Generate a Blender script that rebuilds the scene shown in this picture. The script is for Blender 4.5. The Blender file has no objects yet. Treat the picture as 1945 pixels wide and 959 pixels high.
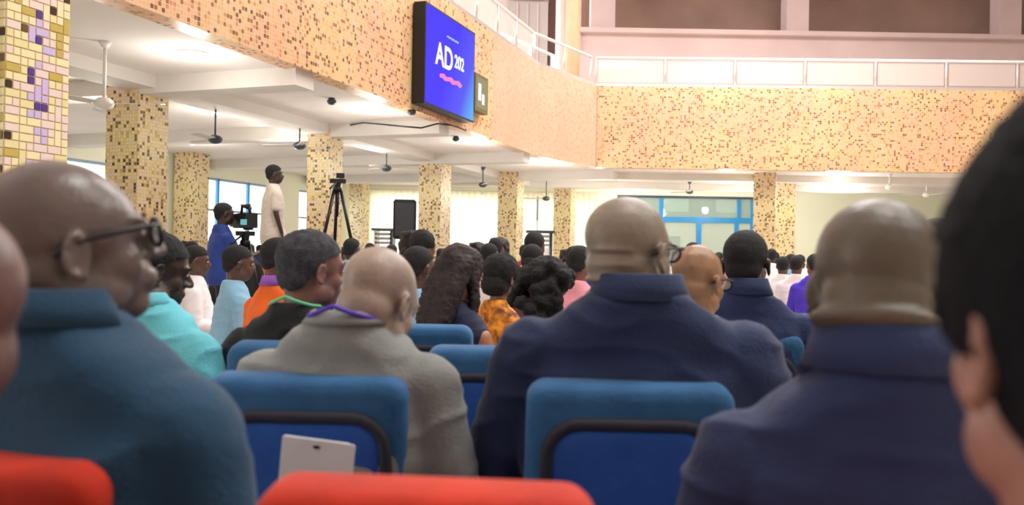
import bpy, bmesh, math, random
from mathutils import Vector, Matrix, noise
random.seed(7)
SC = bpy.context.scene
COL = SC.collection
PI = math.pi
R = math.radians

# ------------------------------------------------------------------ camera
F_PX = 1650.0; CZ = 1.22
ROLL = R(1.0); PITCH = R(0.26)
cd = bpy.data.cameras.new('camera'); cam = bpy.data.objects.new('camera', cd); COL.objects.link(cam)
cd.sensor_width = 36; cd.lens = F_PX / 1945 * 36; cd.clip_start = 0.05; cd.clip_end = 200
cd.dof.use_dof = True; cd.dof.focus_distance = 6.0; cd.dof.aperture_fstop = 3.2
cam.matrix_world = Matrix.Translation((0, 0, CZ)) @ Matrix.Rotation(PI/2 + PITCH, 4, 'X') @ Matrix.Rotation(ROLL, 4, 'Z')
SC.camera = cam

def ray(px, py):
    x = px - 972.5; y = 479.5 - py
    X = x*math.cos(ROLL) - y*math.sin(ROLL); Y = x*math.sin(ROLL) + y*math.cos(ROLL)
    c, s = math.cos(PITCH), math.sin(PITCH)
    return Vector((X, F_PX*c - Y*s, Y*c + F_PX*s))
def at(px, py, Z):                       # the point of the room seen at a photo pixel, Z metres away
    r = ray(px, py); return Vector((0, 0, CZ)) + r * (Z / r.y)

# ------------------------------------------------------------------ world and lamps
w = bpy.data.worlds.new('overcast_daylight'); SC.world = w; w.use_nodes = True
wn = w.node_tree.nodes; wn['Background'].inputs[0].default_value = (0.93, 0.97, 1.0, 1); wn['Background'].inputs[1].default_value = 3.2
SC.view_settings.view_transform = 'Standard'; SC.view_settings.look = 'None'
SC.view_settings.gamma = 1.0; SC.view_settings.exposure = 0.6
PHI = R(19.5)
def hall(v, u, z=0.0):                   # v across the hall, u along it
    return Vector((v*math.cos(PHI) + u*math.sin(PHI), -v*math.sin(PHI) + u*math.cos(PHI), z))
CE = CZ + 2.25                           # underside of the gallery
def area_lamp(name, loc, size, power, color=(1, 1, 1), rot=(0, 0, 0)):
    l = bpy.data.lights.new(name, 'AREA'); l.shape = 'RECTANGLE'; l.size = size[0]; l.size_y = size[1]
    l.energy = power; l.color = color
    o = bpy.data.objects.new(name, l); o.location = loc; o.rotation_euler = rot; COL.objects.link(o); return o
# area lamps added out of view under the roof to light the hall
for i, (x, y) in enumerate([(3, 3), (9, 3), (3, 12), (9, 12)]):
    area_lamp('roof_fill_lamp', (x, y, 10.4), (3, 3), 330, (1.0, 0.98, 0.95))
area_lamp('roof_fill_lamp', (6, 19, 10.4), (6, 2), 700, (1.0, 0.93, 0.90))  # unseen fill, added to brighten the back of the gallery

# ------------------------------------------------------------------ materials
def lin(c):
    return tuple(((x/255)/12.92 if x/255 <= .04045 else ((x/255 + .055)/1.055)**2.4) for x in c) + (1,)
MATS = {}
def mat(name, c, rough=.6, var=.0, scale=8, bump=0, bscale=60, metal=0, sheen=0, spec=.5, c2=None):
    if name in MATS: return MATS[name]
    m = bpy.data.materials.new(name); m.use_nodes = True; nt = m.node_tree; b = nt.nodes['Principled BSDF']
    b.inputs['Roughness'].default_value = rough; b.inputs['Metallic'].default_value = metal
    b.inputs['Specular IOR Level'].default_value = spec
    if sheen: b.inputs['Sheen Weight'].default_value = sheen; b.inputs['Sheen Roughness'].default_value = .4
    base = lin(c); b.inputs['Base Color'].default_value = base
    tc = nt.nodes.new('ShaderNodeTexCoord')
    if var or c2:
        n = nt.nodes.new('ShaderNodeTexNoise'); n.inputs['Scale'].default_value = scale; n.inputs['Detail'].default_value = 3
        nt.links.new(tc.outputs['Object'], n.inputs['Vector'])
        r = nt.nodes.new('ShaderNodeValToRGB'); r.color_ramp.elements[0].position = .35; r.color_ramp.elements[1].position = .65
        lo = lin(c2) if c2 else tuple(x*(1-var) for x in base[:3]) + (1,)
        r.color_ramp.elements[0].color = lo; r.color_ramp.elements[1].color = base if c2 else tuple(min(1, x*(1+var)) for x in base[:3]) + (1,)
        nt.links.new(n.outputs['Fac'], r.inputs[0]); nt.links.new(r.outputs[0], b.inputs['Base Color'])
    if bump:
        n = nt.nodes.new('ShaderNodeTexNoise'); n.inputs['Scale'].default_value = bscale; n.inputs['Detail'].default_value = 4
        nt.links.new(tc.outputs['Object'], n.inputs['Vector'])
        bp = nt.nodes.new('ShaderNodeBump'); bp.inputs['Strength'].default_value = bump; bp.inputs['Distance'].default_value = .01
        nt.links.new(n.outputs['Fac'], bp.inputs['Height']); nt.links.new(bp.outputs[0], b.inputs['Normal'])
    MATS[name] = m; return m
def emis(name, c, strength):
    m = bpy.data.materials.new(name); m.use_nodes = True; nt = m.node_tree; nt.nodes.clear()
    o = nt.nodes.new('ShaderNodeOutputMaterial'); e = nt.nodes.new('ShaderNodeEmission')
    e.inputs[0].default_value = lin(c); e.inputs[1].default_value = strength; nt.links.new(e.outputs[0], o.inputs[0]); return m
def mosaic(name, size, stops, joint=(150, 130, 95), hue=None, jw=.14):
    """small square tiles of several glazes on a grid in object space"""
    m = bpy.data.materials.new(name); m.use_nodes = True; nt = m.node_tree; b = nt.nodes['Principled BSDF']
    b.inputs['Roughness'].default_value = .35
    N = nt.nodes.new; L = nt.links.new
    tc = N('ShaderNodeTexCoord')
    sc = N('ShaderNodeVectorMath'); sc.operation = 'MULTIPLY_ADD'; sc.inputs[1].default_value = (1/size,)*3; sc.inputs[2].default_value = (.5,.5,.5)
    L(tc.outputs['Object'], sc.inputs[0])
    fl = N('ShaderNodeVectorMath'); fl.operation = 'FLOOR'; L(sc.outputs[0], fl.inputs[0])
    wn_ = N('ShaderNodeTexWhiteNoise'); wn_.noise_dimensions = '3D'; L(fl.outputs[0], wn_.inputs['Vector'])
    r = N('ShaderNodeValToRGB'); r.color_ramp.interpolation = 'CONSTANT'
    els = r.color_ramp.elements
    while len(els) < len(stops): els.new(.5)
    p = 0
    for e, (wt, c) in zip(els, stops): e.position = min(p, 1); p += wt
    for e, (wt, c) in zip(els, stops): e.color = lin(c)
    L(wn_.outputs['Value'], r.inputs[0])
    out = r.outputs[0]
    if hue:
        n = N('ShaderNodeTexNoise'); n.inputs['Scale'].default_value = .55; n.inputs['Detail'].default_value = 2; L(tc.outputs['Object'], n.inputs['Vector'])
        rr = N('ShaderNodeValToRGB'); rr.color_ramp.elements[0].position = .38; rr.color_ramp.elements[1].position = .62
        rr.color_ramp.elements[0].color = lin(hue[0]); rr.color_ramp.elements[1].color = lin(hue[1]); L(n.outputs['Fac'], rr.inputs[0])
        mx = N('ShaderNodeMix'); mx.data_type = 'RGBA'; mx.blend_type = 'MULTIPLY'; mx.inputs[0].default_value = 1
        L(out, mx.inputs[6]); L(rr.outputs[0], mx.inputs[7]); out = mx.outputs[2]
    # joints
    fr = N('ShaderNodeVectorMath'); fr.operation = 'FRACTION'; L(sc.outputs[0], fr.inputs[0])
    ab = N('ShaderNodeVectorMath'); ab.operation = 'SUBTRACT'; L(fr.outputs[0], ab.inputs[0]); ab.inputs[1].default_value = (.5,.5,.5)
    ab2 = N('ShaderNodeVectorMath'); ab2.operation = 'ABSOLUTE'; L(ab.outputs[0], ab2.inputs[0])
    sp = N('ShaderNodeSeparateXYZ'); L(ab2.outputs[0], sp.inputs[0])
    mxx = N('ShaderNodeMath'); mxx.operation = 'MAXIMUM'; L(sp.outputs[0], mxx.inputs[0]); L(sp.outputs[1], mxx.inputs[1])
    mx2 = N('ShaderNodeMath'); mx2.operation = 'MAXIMUM'; L(mxx.outputs[0], mx2.inputs[0]); L(sp.outputs[2], mx2.inputs[1])
    gt = N('ShaderNodeMath'); gt.operation = 'GREATER_THAN'; gt.inputs[1].default_value = .5 - jw/2; L(mx2.outputs[0], gt.inputs[0])
    mj = N('ShaderNodeMix'); mj.data_type = 'RGBA'; L(gt.outputs[0], mj.inputs[0]); L(out, mj.inputs[6]); mj.inputs[7].default_value = lin(joint)
    L(mj.outputs[2], b.inputs['Base Color']); return m
def glass(name, c=(235, 245, 240), alpha=.15, rough=.05):
    m = bpy.data.materials.new(name); m.use_nodes = True; b = m.node_tree.nodes['Principled BSDF']
    b.inputs['Base Color'].default_value = lin(c); b.inputs['Roughness'].default_value = rough; b.inputs['Alpha'].default_value = alpha
    return m
def curtain_mat(name, c):
    m = bpy.data.materials.new(name); m.use_nodes = True; nt = m.node_tree; b = nt.nodes['Principled BSDF']
    b.inputs['Base Color'].default_value = lin(c); b.inputs['Roughness'].default_value = .9
    t = nt.nodes.new('ShaderNodeBsdfTranslucent'); t.inputs[0].default_value = lin(c)
    mx = nt.nodes.new('ShaderNodeMixShader'); mx.inputs[0].default_value = .7
    nt.links.new(b.outputs[0], mx.inputs[1]); nt.links.new(t.outputs[0], mx.inputs[2]); nt.links.new(mx.outputs[0], nt.nodes['Material Output'].inputs[0]); return m

# ------------------------------------------------------------------ mesh helpers
def finish(bm, name, m=None, parent=None, smooth=False, loc=None, rz=None, M=None):
    me = bpy.data.meshes.new(name); bmesh.ops.recalc_face_normals(bm, faces=bm.faces); bm.to_mesh(me); bm.free()
    if smooth: me.shade_smooth()
    return link(me, name, m, parent, loc, rz)
def link(me, name, m=None, parent=None, loc=None, rz=None):
    o = bpy.data.objects.new(name, me); COL.objects.link(o)
    if m is not None:
        if len(me.materials) == 0: me.materials.append(m)
        else:
            o.material_slots[0].link = 'OBJECT'; o.material_slots[0].material = m
    if parent: o.parent = parent
    if loc is not None: o.location = loc
    if rz is not None: o.rotation_euler.z = rz
    return o
def tag(o, label, cat, group=None, kind=None):
    if label: o['label'] = label
    if cat: o['category'] = cat
    if group: o['group'] = group
    if kind: o['kind'] = kind
    return o
def empty(name, loc, rz=0, label=None, cat=None, group=None):
    o = bpy.data.objects.new(name, None); COL.objects.link(o); o.location = loc; o.rotation_euler.z = rz
    o.empty_display_size = .1
    return tag(o, label, cat, group)
def box(bm, c, s, M=None):
    r = bmesh.ops.create_cube(bm, size=1)
    T = Matrix.Translation(c) @ Matrix.Diagonal((s[0], s[1], s[2], 1))
    if M is not None: T = M @ T
    bmesh.ops.transform(bm, matrix=T, verts=r['verts']); return r['verts']
def B(x0, x1, y0, y1, z0, z1, bm=None):
    bm = bm or bmesh.new(); box(bm, ((x0+x1)/2, (y0+y1)/2, (z0+z1)/2), (abs(x1-x0), abs(y1-y0), abs(z1-z0))); return bm
def ell(bm, c, r, M=None, rot=None, n=2):
    if not hasattr(r, '__len__'): r = (r, r, r)
    s = bmesh.ops.create_icosphere(bm, subdivisions=n, radius=1)
    T = Matrix.Translation(c)
    if rot is not None: T = T @ rot
    T = T @ Matrix.Diagonal((r[0], r[1], r[2], 1))
    if M is not None: T = M @ T
    bmesh.ops.transform(bm, matrix=T, verts=s['verts'])
def cone(bm, p0, r0, p1, r1, M=None, seg=14, caps=True, sy=1.0):
    p0 = Vector(p0); p1 = Vector(p1); d = p1 - p0; L_ = d.length
    if L_ < 1e-6: return
    s = bmesh.ops.create_cone(bm, cap_ends=True, segments=seg, radius1=r0, radius2=r1, depth=L_)
    q = d.to_track_quat('Z', 'Y').to_matrix().to_4x4()
    T = Matrix.Translation((p0+p1)/2) @ q @ Matrix.Diagonal((1, sy, 1, 1))
    if M is not None: T = M @ T
    bmesh.ops.transform(bm, matrix=T, verts=s['verts'])
    if caps:
        ell(bm, p0, r0, M); ell(bm, p1, r1, M)
def chain(bm, pts, M=None, seg=14):
    for (a, ra), (b, rb) in zip(pts, pts[1:]): cone(bm, a, ra, b, rb, M, seg)
def loft(bm, rings, seg=28, ex=2.4, cap=True):
    """rings: (centre, halfwidth, halfdepth)"""
    prev = None; first = None
    for c, a, b in rings:
        c = Vector(c); vs = []
        for k in range(seg):
            t = 2*PI*k/seg; ct, st = math.cos(t), math.sin(t)
            vs.append(bm.verts.new(c + Vector((a*abs(ct)**(2/ex)*(1 if ct > 0 else -1), b*abs(st)**(2/ex)*(1 if st > 0 else -1), 0))))
        if prev:
            for k in range(seg): bm.faces.new((prev[k], prev[(k+1) % seg], vs[(k+1) % seg], vs[k]))
        else: first = vs
        prev = vs
    if cap: bm.faces.new(first[::-1]); bm.faces.new(prev)
def tube(bm, pts, r, seg=8, closed=False):
    pts = [Vector(p) for p in pts]; n = len(pts); rings = []
    for i, p in enumerate(pts):
        d = (pts[(i+1) % n] - pts[i-1]) if (closed or 0 < i < n-1) else (pts[1]-pts[0] if i == 0 else pts[-1]-pts[-2])
        q = d.to_track_quat('Z', 'Y')
        rings.append([bm.verts.new(p + q @ Vector((r*math.cos(2*PI*k/seg), r*math.sin(2*PI*k/seg), 0))) for k in range(seg)])
    for i in range(n if closed else n-1):
        a, b = rings[i], rings[(i+1) % n]
        for k in range(seg): bm.faces.new((a[k], a[(k+1) % seg], b[(k+1) % seg], b[k]))
    if not closed: bm.faces.new(rings[0][::-1]); bm.faces.new(rings[-1])
def rr(w, h, r, n=6):
    pts = []
    for cx, cz, a0 in ((w/2-r, h-r, 0), (-w/2+r, h-r, 90), (-w/2+r, r, 180), (w/2-r, r, 270)):
        for k in range(n+1):
            a = R(a0 + 90*k/n); pts.append((cx + r*math.cos(a), cz + r*math.sin(a)))
    return pts
def slab(bm, w_, h, r, levels, z0=0, taper=0.0, x0=0):
    """rounded upright panel; levels: (y, inset)"""
    prev = None
    for y, ins in levels:
        pts = rr(w_-2*ins, h-2*ins, max(.004, r-ins*.6))
        vs = [bm.verts.new((x0 + x*(1+taper*(1-(z/h))), y, z0+z+ins)) for x, z in pts]
        if prev:
            for k in range(len(vs)): bm.faces.new((prev[k], prev[(k+1) % len(vs)], vs[(k+1) % len(vs)], vs[k]))
        else: bm.faces.new(vs[::-1])
        prev = vs
    bm.faces.new(prev)
def remesh(bm, voxel, smooth=4, fac=.5, wrinkle=0, wscale=6, seed=0, fold=0):
    me = bpy.data.meshes.new('tmp'); bm.to_mesh(me); bm.free()
    o = bpy.data.objects.new('tmp', me); COL.objects.link(o)
    m = o.modifiers.new('r', 'REMESH'); m.mode = 'VOXEL'; m.voxel_size = voxel; m.use_smooth_shade = True
    s = o.modifiers.new('s', 'SMOOTH'); s.factor = fac; s.iterations = smooth
    dg = bpy.context.evaluated_depsgraph_get(); out = bpy.data.meshes.new_from_object(o.evaluated_get(dg))
    bpy.data.objects.remove(o); bpy.data.meshes.remove(me)
    if wrinkle:
        sd = Vector((seed*3.1, seed*1.7, 0)); nrm = [v.normal.copy() for v in out.vertices]
        for v, nn in zip(out.vertices, nrm):
            p = v.co
            a = noise.noise(Vector((p.x*wscale*1.2, p.y*wscale*1.2, p.z*wscale*.7)) + sd)
            b = 1 - abs(noise.noise(Vector((p.x*wscale*.9 + p.z*wscale*.6, p.y*wscale, p.z*wscale*2.2)) + sd*2))*2
            v.co = p + nn * (a*wrinkle + max(0, b)*b*wrinkle*fold)
    out.shade_smooth(); return out

# ------------------------------------------------------------------ palette
M_ceil = mat('white_ceiling_paint', (236, 228, 222), .8, .03, 1.5)
M_beam = mat('beam_paint', (222, 216, 208), .8, .03, 2)
M_cream = mat('cream_wall_paint', (244, 243, 222), .8, .02, 1)
M_pink = mat('rose_beige_paint', (222, 198, 192), .8, .05, .8)
M_tan = mat('tan_column_paint', (214, 184, 146), .6, .06, 3)
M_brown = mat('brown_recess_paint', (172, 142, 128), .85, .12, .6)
M_floor = mat('grey_floor_tile', (205, 198, 188), .3, .05, 3)
M_white = mat('white_gloss_metal', (240, 236, 232), .35)
M_black = mat('black_plastic', (24, 24, 28), .45)
M_blackm = mat('black_metal', (30, 28, 32), .35, metal=.3)
M_blueal = mat('blue_aluminium', (40, 140, 205), .4, metal=.1)
M_dkal = mat('dark_aluminium', (60, 70, 80), .4)
M_steel = mat('satin_steel', (215, 205, 200), .3, metal=.4)
stopsY = [(.40, (240, 224, 178)), (.20, (230, 210, 144)), (.16, (236, 218, 204)), (.08, (200, 176, 120)), (.09, (128, 100, 66)), (.07, (76, 56, 44))]
M_col = mosaic('column_mosaic', .045, stopsY, (205, 190, 150), ((255, 252, 232), (246, 222, 238)))
M_fas = mosaic('fascia_mosaic', .05, [(.34, (232, 200, 162)), (.24, (226, 192, 146)), (.18, (234, 202, 184)), (.10, (212, 158, 130)), (.09, (160, 112, 82)), (.05, (120, 86, 66))], (236, 200, 156), ((250, 246, 218), (250, 218, 212)))
M_fas2 = mosaic('fascia_fine_mosaic', .05, [(.5, (216, 192, 170)), (.3, (210, 184, 162)), (.2, (200, 170, 148))], (208, 184, 162), ((255, 250, 235), (255, 235, 225)))

# ------------------------------------------------------------------ setting
def st(o): o['kind'] = 'structure'; return o
def hbox(name, v0, v1, u0, u1, z0, z1, m, parent=None):
    return finish(B(v0, v1, u0, u1, z0, z1), name, m, parent, rz=-PHI)
def wbox(name, x0, x1, y0, y1, z0, z1, m, parent=None):
    return finish(B(x0, x1, y0, y1, z0, z1), name, m, parent)
def prism(name, pts, z0, z1, m):
    bm = bmesh.new(); lo = [bm.verts.new((x, y, z0)) for x, y in pts]; hi = [bm.verts.new((x, y, z1)) for x, y in pts]
    n = len(pts); bm.faces.new(lo[::-1]); bm.faces.new(hi)
    for k in range(n): bm.faces.new((lo[k], lo[(k+1) % n], hi[(k+1) % n], hi[k]))
    return finish(bm, name, m)
BW = 28.2                                   # back wall
st(wbox('ceiling_roof_unseen', -18, 28, -3, 34, 10.6, 10.8, mat('roof_paint', (215, 205, 200), .9)))  # unseen roof, added to keep open sky light off the foreground
st(wbox('wall_rear_unseen', -18, 26, -3.2, -3, 0, 10.6, mat('rear_wall_paint', (190, 176, 166), .9)))  # unseen wall, added to cut the light from behind the camera
st(wbox('wall_right_unseen', 22, 22.3, -3, 34, 0, 10.6, mat('rear_wall_paint', (190, 176, 166), .9)))  # unseen wall, added to close off light from the right
fl = wbox('floor', -16, 26, -3, 34, -.2, 0, M_floor); st(fl)
h2 = lambda v, u: tuple(hall(v, u))[:2]
FC1 = h2(-5.95, -2); FC2 = h2(-5.95, 18.3); FC3 = (2.0, 21.45); FC4 = (26, 20.7)
gal = prism('ceiling', [h2(-14.4, -2), FC1, FC2, FC3, FC4, (26, BW), (-5.1, BW)], CE, CE+.5, M_ceil); st(gal)
# fascia strips of the gallery
FT = 5.46; TH = .22
def fascia(name, a, b, m, z0=CE-.02, z1=FT, off=0):
    a = Vector(a); b = Vector(b); d = b-a; L_ = d.length
    bm = B(0, L_, -.04, TH, z0, z1); o = finish(bm, name, m); o.location = (a.x, a.y, 0); o.rotation_euler.z = math.atan2(d.y, d.x); return st(o)
split = h2(-5.95, 15.45); cor = h2(-5.95, 18.3)
fascia('wall_gallery_left', FC1, split, M_fas)
fascia('wall_gallery_bend', split, cor, M_fas2)
fascia('wall_gallery_corner', cor, FC3, M_fas2)
fascia('wall_gallery_back', FC3, FC4, M_fas)
tr = [('trim_1', FC1, cor), ('trim_2', cor, FC3), ('trim_3', FC3, FC4)]
for nme, a, b in tr:
    a = Vector(a); b = Vector(b); d = b-a
    o = finish(B(-.03, d.length+.03, -.03, TH+.05, FT, FT+.07), nme, M_steel); o.location = (a.x, a.y, 0); o.rotation_euler.z = math.atan2(d.y, d.x); st(o)
for k, (p, wd) in enumerate([(split, .05), (cor, .06), (FC3, .12)]):
    o = finish(B(-wd/2, wd/2, -.05, .05, CE-.02, FT), 'trim_%d' % (4+k), mat('rose_joint_strip', (205, 165, 140), .5)); o.location = (p[0], p[1], 0); o.rotation_euler.z = -PHI/2; st(o)
# underside beams at each column row (across the aisle) and two along it
for k, u in enumerate((9.2, 13.4, 17.8, 22.0)):
    st(hbox('trim_%d' % (10+k), -14.1, -6.0 if u < 18 else -5, u-.2, u+.2, CE-.22, CE, M_beam))
st(hbox('trim_15', -8.6, -8.1, 0, 25, CE-.16, CE, M_beam))
st(wbox('trim_16', 2.6, 25, 22.7, 23.1, CE-.18, CE, M_beam))
st(wbox('trim_17', -2, 25, 25.7, 26.1, CE-.18, CE, M_beam))

# outer left wall: piers, sill and lintel round real openings
LV = -14.2
M_pane = glass('window_glass', alpha=.08)
wl = empty('wall_left', (0, 0, 0), -PHI); st(wl)
bays = [(10.6, 14.6), (16.9, 20.6), (21.6, 23.8)]
def lw(n, u0, u1, z0, z1): finish(B(LV-.25, LV, u0, u1, z0, z1), n, M_cream, wl)
lw('lintel', -2, 24.75, 3.05, CE); lw('sill', -2, 24.75, 0, .25)
e = [-2, 10.6, 14.6, 16.9, 20.6, 21.6, 23.8, 24.75]
for a, b in ((-2, 10.6), (14.6, 16.9), (20.6, 21.6), (23.8, 24.75)): lw('pier', a, b, .25, 3.05)
for i, (a, b) in enumerate(bays):
    wd = st(empty('window_%d' % (i+1), (0, 0, 0), -PHI))
    nn = 3 if i < 2 else 2
    for k in range(nn+1):
        u = a + (b-a)*k/nn
        finish(B(LV-.16, LV-.08, u-.035, u+.035, .25, 3.05), 'mullion', M_blueal, wd)
    for z in (.28, 1.05, 2.25, 3.02):
        finish(B(LV-.15, LV-.09, a, b, z-.03, z+.03), 'rail', mat('pale_blue_aluminium', (150, 175, 200), .4), wd)
    for k in range(nn):
        u = a + (b-a)*k/nn; finish(B(LV-.125, LV-.119, u+.03, a+(b-a)*(k+1)/nn-.03, .3, 3.0), 'pane', M_pane, wd)
# back wall
wbk = empty('wall_back', (0, 0, 0)); st(wbk)
DX0 = at(1172, 400, BW).x; DX1 = at(1432, 400, BW).x; DZ = at(1300, 372, BW).z
def bw(n, x0, x1, z0, z1, m=M_cream): finish(B(x0, x1, BW, BW+.25, z0, z1), n, m, wbk)
WX0, WX1 = -4.6, DX0-.75
bw('lintel', -5.3, WX1, 3.2, CE); bw('sill', -5.3, WX1, 0, .6); bw('pier', -5.3, WX0, .6, 3.2); bw('pier', WX1, DX0, 0, CE)
bw('lintel', DX0, DX1, DZ, CE); bw('plain_wall', DX1, 26, 0, CE, mat('pale_green_cream_paint', (240, 242, 218), .8, .02, 1))
# translucent curtains in front of the back windows
M_curt = curtain_mat('cream_curtain_cloth', (255, 250, 226))
def curtain(x0, x1, label):
    bm = bmesh.new(); n = int((x1-x0)/.035); prev = None
    for k in range(n+1):
        x = x0 + (x1-x0)*k/n; y = BW-.12 + .035*math.sin(k*1.15) + .012*math.sin(k*.37)
        a = bm.verts.new((x, y, .0)); b = bm.verts.new((x, y*.2+ (BW-.12)*.8, 3.3))
        if prev: bm.faces.new((prev[0], a, b, prev[1]))
        prev = (a, b)
    o = finish(bm, 'curtain', M_curt, smooth=True); tag(o, label, 'curtain', None); return o
cx = [WX0-.1, WX0+1.7, WX0+3.6, WX0+5.4, WX1+.1]
cl = ['cream curtain at the far left of the back windows, by the corner column', 'cream curtain on the back window just behind the speaker stand',
      'bright cream curtain between the two middle mosaic columns', 'cream curtain nearest the blue framed doors']
for a, b, l in zip(cx, cx[1:], cl): curtain(a+.03, b-.03, l)
rod = finish(B(WX0-.2, WX1+.2, BW-.16, BW-.13, 3.3, 3.33), 'curtain_rail', M_steel); tag(rod, 'long metal curtain rail over the back windows', 'curtain rail')
# blue entrance doors
dr = st(empty('door_1', (0, 0, 0)))
def pz(py): return at(1300, py, BW).z
def px_(px): return at(px, 430, BW).x
fr = lambda x0, x1, z0, z1, n='frame', m=M_blueal, d=.1: finish(B(x0, x1, BW+.02, BW+.02+d, z0, z1), n, m, dr)
fr(DX0, DX1, DZ-.08, DZ, 'head_frame', M_dkal, .13); fr(DX0, DX0+.09, 0, DZ-.08, 'jamb', M_dkal); fr(DX1-.09, DX1, 0, DZ-.08, 'jamb', M_blueal)
tz = pz(412)
fr(DX0+.09, DX1-.09, tz-.17, tz+.0, 'transom', M_blueal, .12)
for p, wd in ((1258, .16), (1328, .16), (1400, .14)): fr(px_(p)-wd/2, px_(p)+wd/2, 0, tz-.17, 'door_stile')
for p in (1256, 1404): fr(px_(p)-.06, px_(p)+.06, tz, DZ-.08, 'mullion')
M_dgl = glass('door_glass', (190, 215, 205), .35)
xs = [DX0+.09, px_(1258)-.08, px_(1258)+.08, px_(1328)-.08, px_(1328)+.08, px_(1400)-.07, px_(1400)+.07, DX1-.09]
for i in range(0, 8, 2): finish(B(xs[i], xs[i+1], BW+.06, BW+.066, .02, tz-.17), 'door_pane', M_dgl, dr)
xs = [DX0+.09, px_(1256)-.06, px_(1256)+.06, px_(1404)-.06, px_(1404)+.06, DX1-.09]
for i in range(0, 6, 2): finish(B(xs[i], xs[i+1], BW+.06, BW+.066, tz, DZ-.08), 'transom_pane', M_dgl, dr)
for p in (1320, 1336): finish(B(px_(p)-.015, px_(p)+.015, BW-.04, BW+.02, .95, 1.5), 'door_handle', M_steel, dr)
# what the doors look out on
st(wbox('ground', -10, 26, BW+.3, BW+14, -.25, -.05, mat('outside_paving', (190, 190, 180), .8)))
OB = empty('outbuilding', (9, BW+7, -.05), 0, 'grey-green building outside, seen through the blue framed doors', 'building')
finish(B(-10, 10, 0, .4, 0, 2.75), 'lower_wall', mat('outbuilding_plaster', (206, 198, 178), .8), OB)
finish(B(-10, 10, -.1, .4, 2.75, 5.5), 'upper_wall', mat('outbuilding_cladding', (104, 118, 108), .8, .15, 1.5), OB)
for k in range(9): finish(B(-9.2+2.1*k, -8.2+2.1*k, -.14, -.1, 3.2, 4.2), 'window', mat('outbuilding_window', (150, 168, 160), .4), OB)
finish(B(-3.2, -2.2, -.05, 0, 0, 2.2), 'door', mat('outbuilding_door', (120, 110, 104), .6), OB)

# upper storey
UB = 26.6
uz = lambda py: at(1300, py, UB).z
ux = lambda px: at(px, 60, UB).x
RZ = uz(66)
st(wbox('wall_upper_back', ux(850), 26, UB, UB+.3, CE+.5, RZ, M_pink))
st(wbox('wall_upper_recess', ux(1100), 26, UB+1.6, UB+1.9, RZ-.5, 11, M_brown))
st(wbox('trim_20', ux(1090), 26, UB-.25, UB+1.7, RZ-.02, RZ+.12, M_pink))
for i, (a, b) in enumerate(((1122, 1168), (1494, 1536), (1900, 1940))):
    o = wbox('pier', ux(a), ux(b), UB, UB+.6, RZ+.1, 11, M_pink)
    tag(o, ['pink square pier at the left end of the upper recess', 'pink square pier in the middle of the upper recess', 'pink square pier above the head at the right edge'][i], 'pier')
st(wbox('wall_upper_left', ux(850), ux(1103), UB-.1, UB, RZ-.6, 11, M_pink))
o = wbox('door_2', ux(963), ux(1040), UB-.22, UB-.1, CE+.5, uz(12), mat('grey_panel_door', (196, 184, 178), .5)); st(o)
for k in range(3):
    x = ux(963) + (ux(1040)-ux(963))*(k+1)/4; finish(B(x-.02, x+.02, UB-.25, UB-.22, CE+.6, uz(16)), 'door_rib', mat('panel_rib', (214, 204, 200), .5), o)
finish(B(ux(968), ux(1036), UB-.26, UB-.22, uz(9), uz(4)), 'lintel', mat('dark_lintel', (80, 60, 58), .6), o)
st(wbox('door_3', ux(1042), ux(1058), UB-.2, UB-.1, CE+.5, 11, mat('opening_shade', (96, 66, 60), .9)))  # flat dark panel; the shade inside the opening is put into its colour
def colm(name, px, Z, wd, m, z0, z1, label, cat='column'):
    p = at(px, 60, Z); t = empty(name, (p.x, p.y, z0), -PHI, label, cat)
    bm = bmesh.new(); cone(bm, (0, 0, .1), wd/2, (0, 0, z1-z0), wd/2, seg=24, caps=False); finish(bm, 'shaft', m, t, True)
    bm = bmesh.new(); cone(bm, (0, 0, 0), wd*.62, (0, 0, .1), wd*.62, seg=24, caps=False); finish(bm, 'base', m, t); return t
colm('round_column', 1064, 24.4, .26, mat('white_column_paint', (250, 235, 228), .5), CE+.5, 11, 'slim white round column at the corner of the upper gallery')
colm('round_column', 1088, 23.6, .40, M_tan, CE+.5, 11, 'thicker tan round column beside the slim white one on the gallery')
# gallery railings
def rail(name, a, b, n, label, glassy=True):
    a = Vector(a); b = Vector(b); d = b-a; L_ = d.length
    t = empty(name, (a.x, a.y, FT+.07), math.atan2(d.y, d.x), label, 'railing')
    bm = bmesh.new(); tube(bm, [(0, .1, .66), (L_, .1, .66)], .035, 10); finish(bm, 'handrail', M_white, t, True)
    for k in range(n+1):
        x = L_*k/n; bm = bmesh.new(); cone(bm, (x, .1, 0), .028, (x, .1, .64), .028, caps=False, seg=10); finish(bm, 'post', M_steel, t, True)
        if k < n and glassy: finish(B(x+.06, L_*(k+1)/n-.06, .095, .107, .06, .60), 'glass_panel', M_rgl, t)
    return t
M_rgl = glass('railing_glass', (240, 225, 215), .35)
rail('gallery_railing', FC3, FC4, 14, 'glass and white railing along the back gallery')
rail('gallery_railing', h2(-5.95, 6.0), h2(-5.95, 18.2), 11, 'white post railing over the left gallery beside the screen')
rail('gallery_railing', cor, (FC3[0]-.05, FC3[1]-.06), 2, 'short railing at the gallery corner under the tan column', False)
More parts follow.
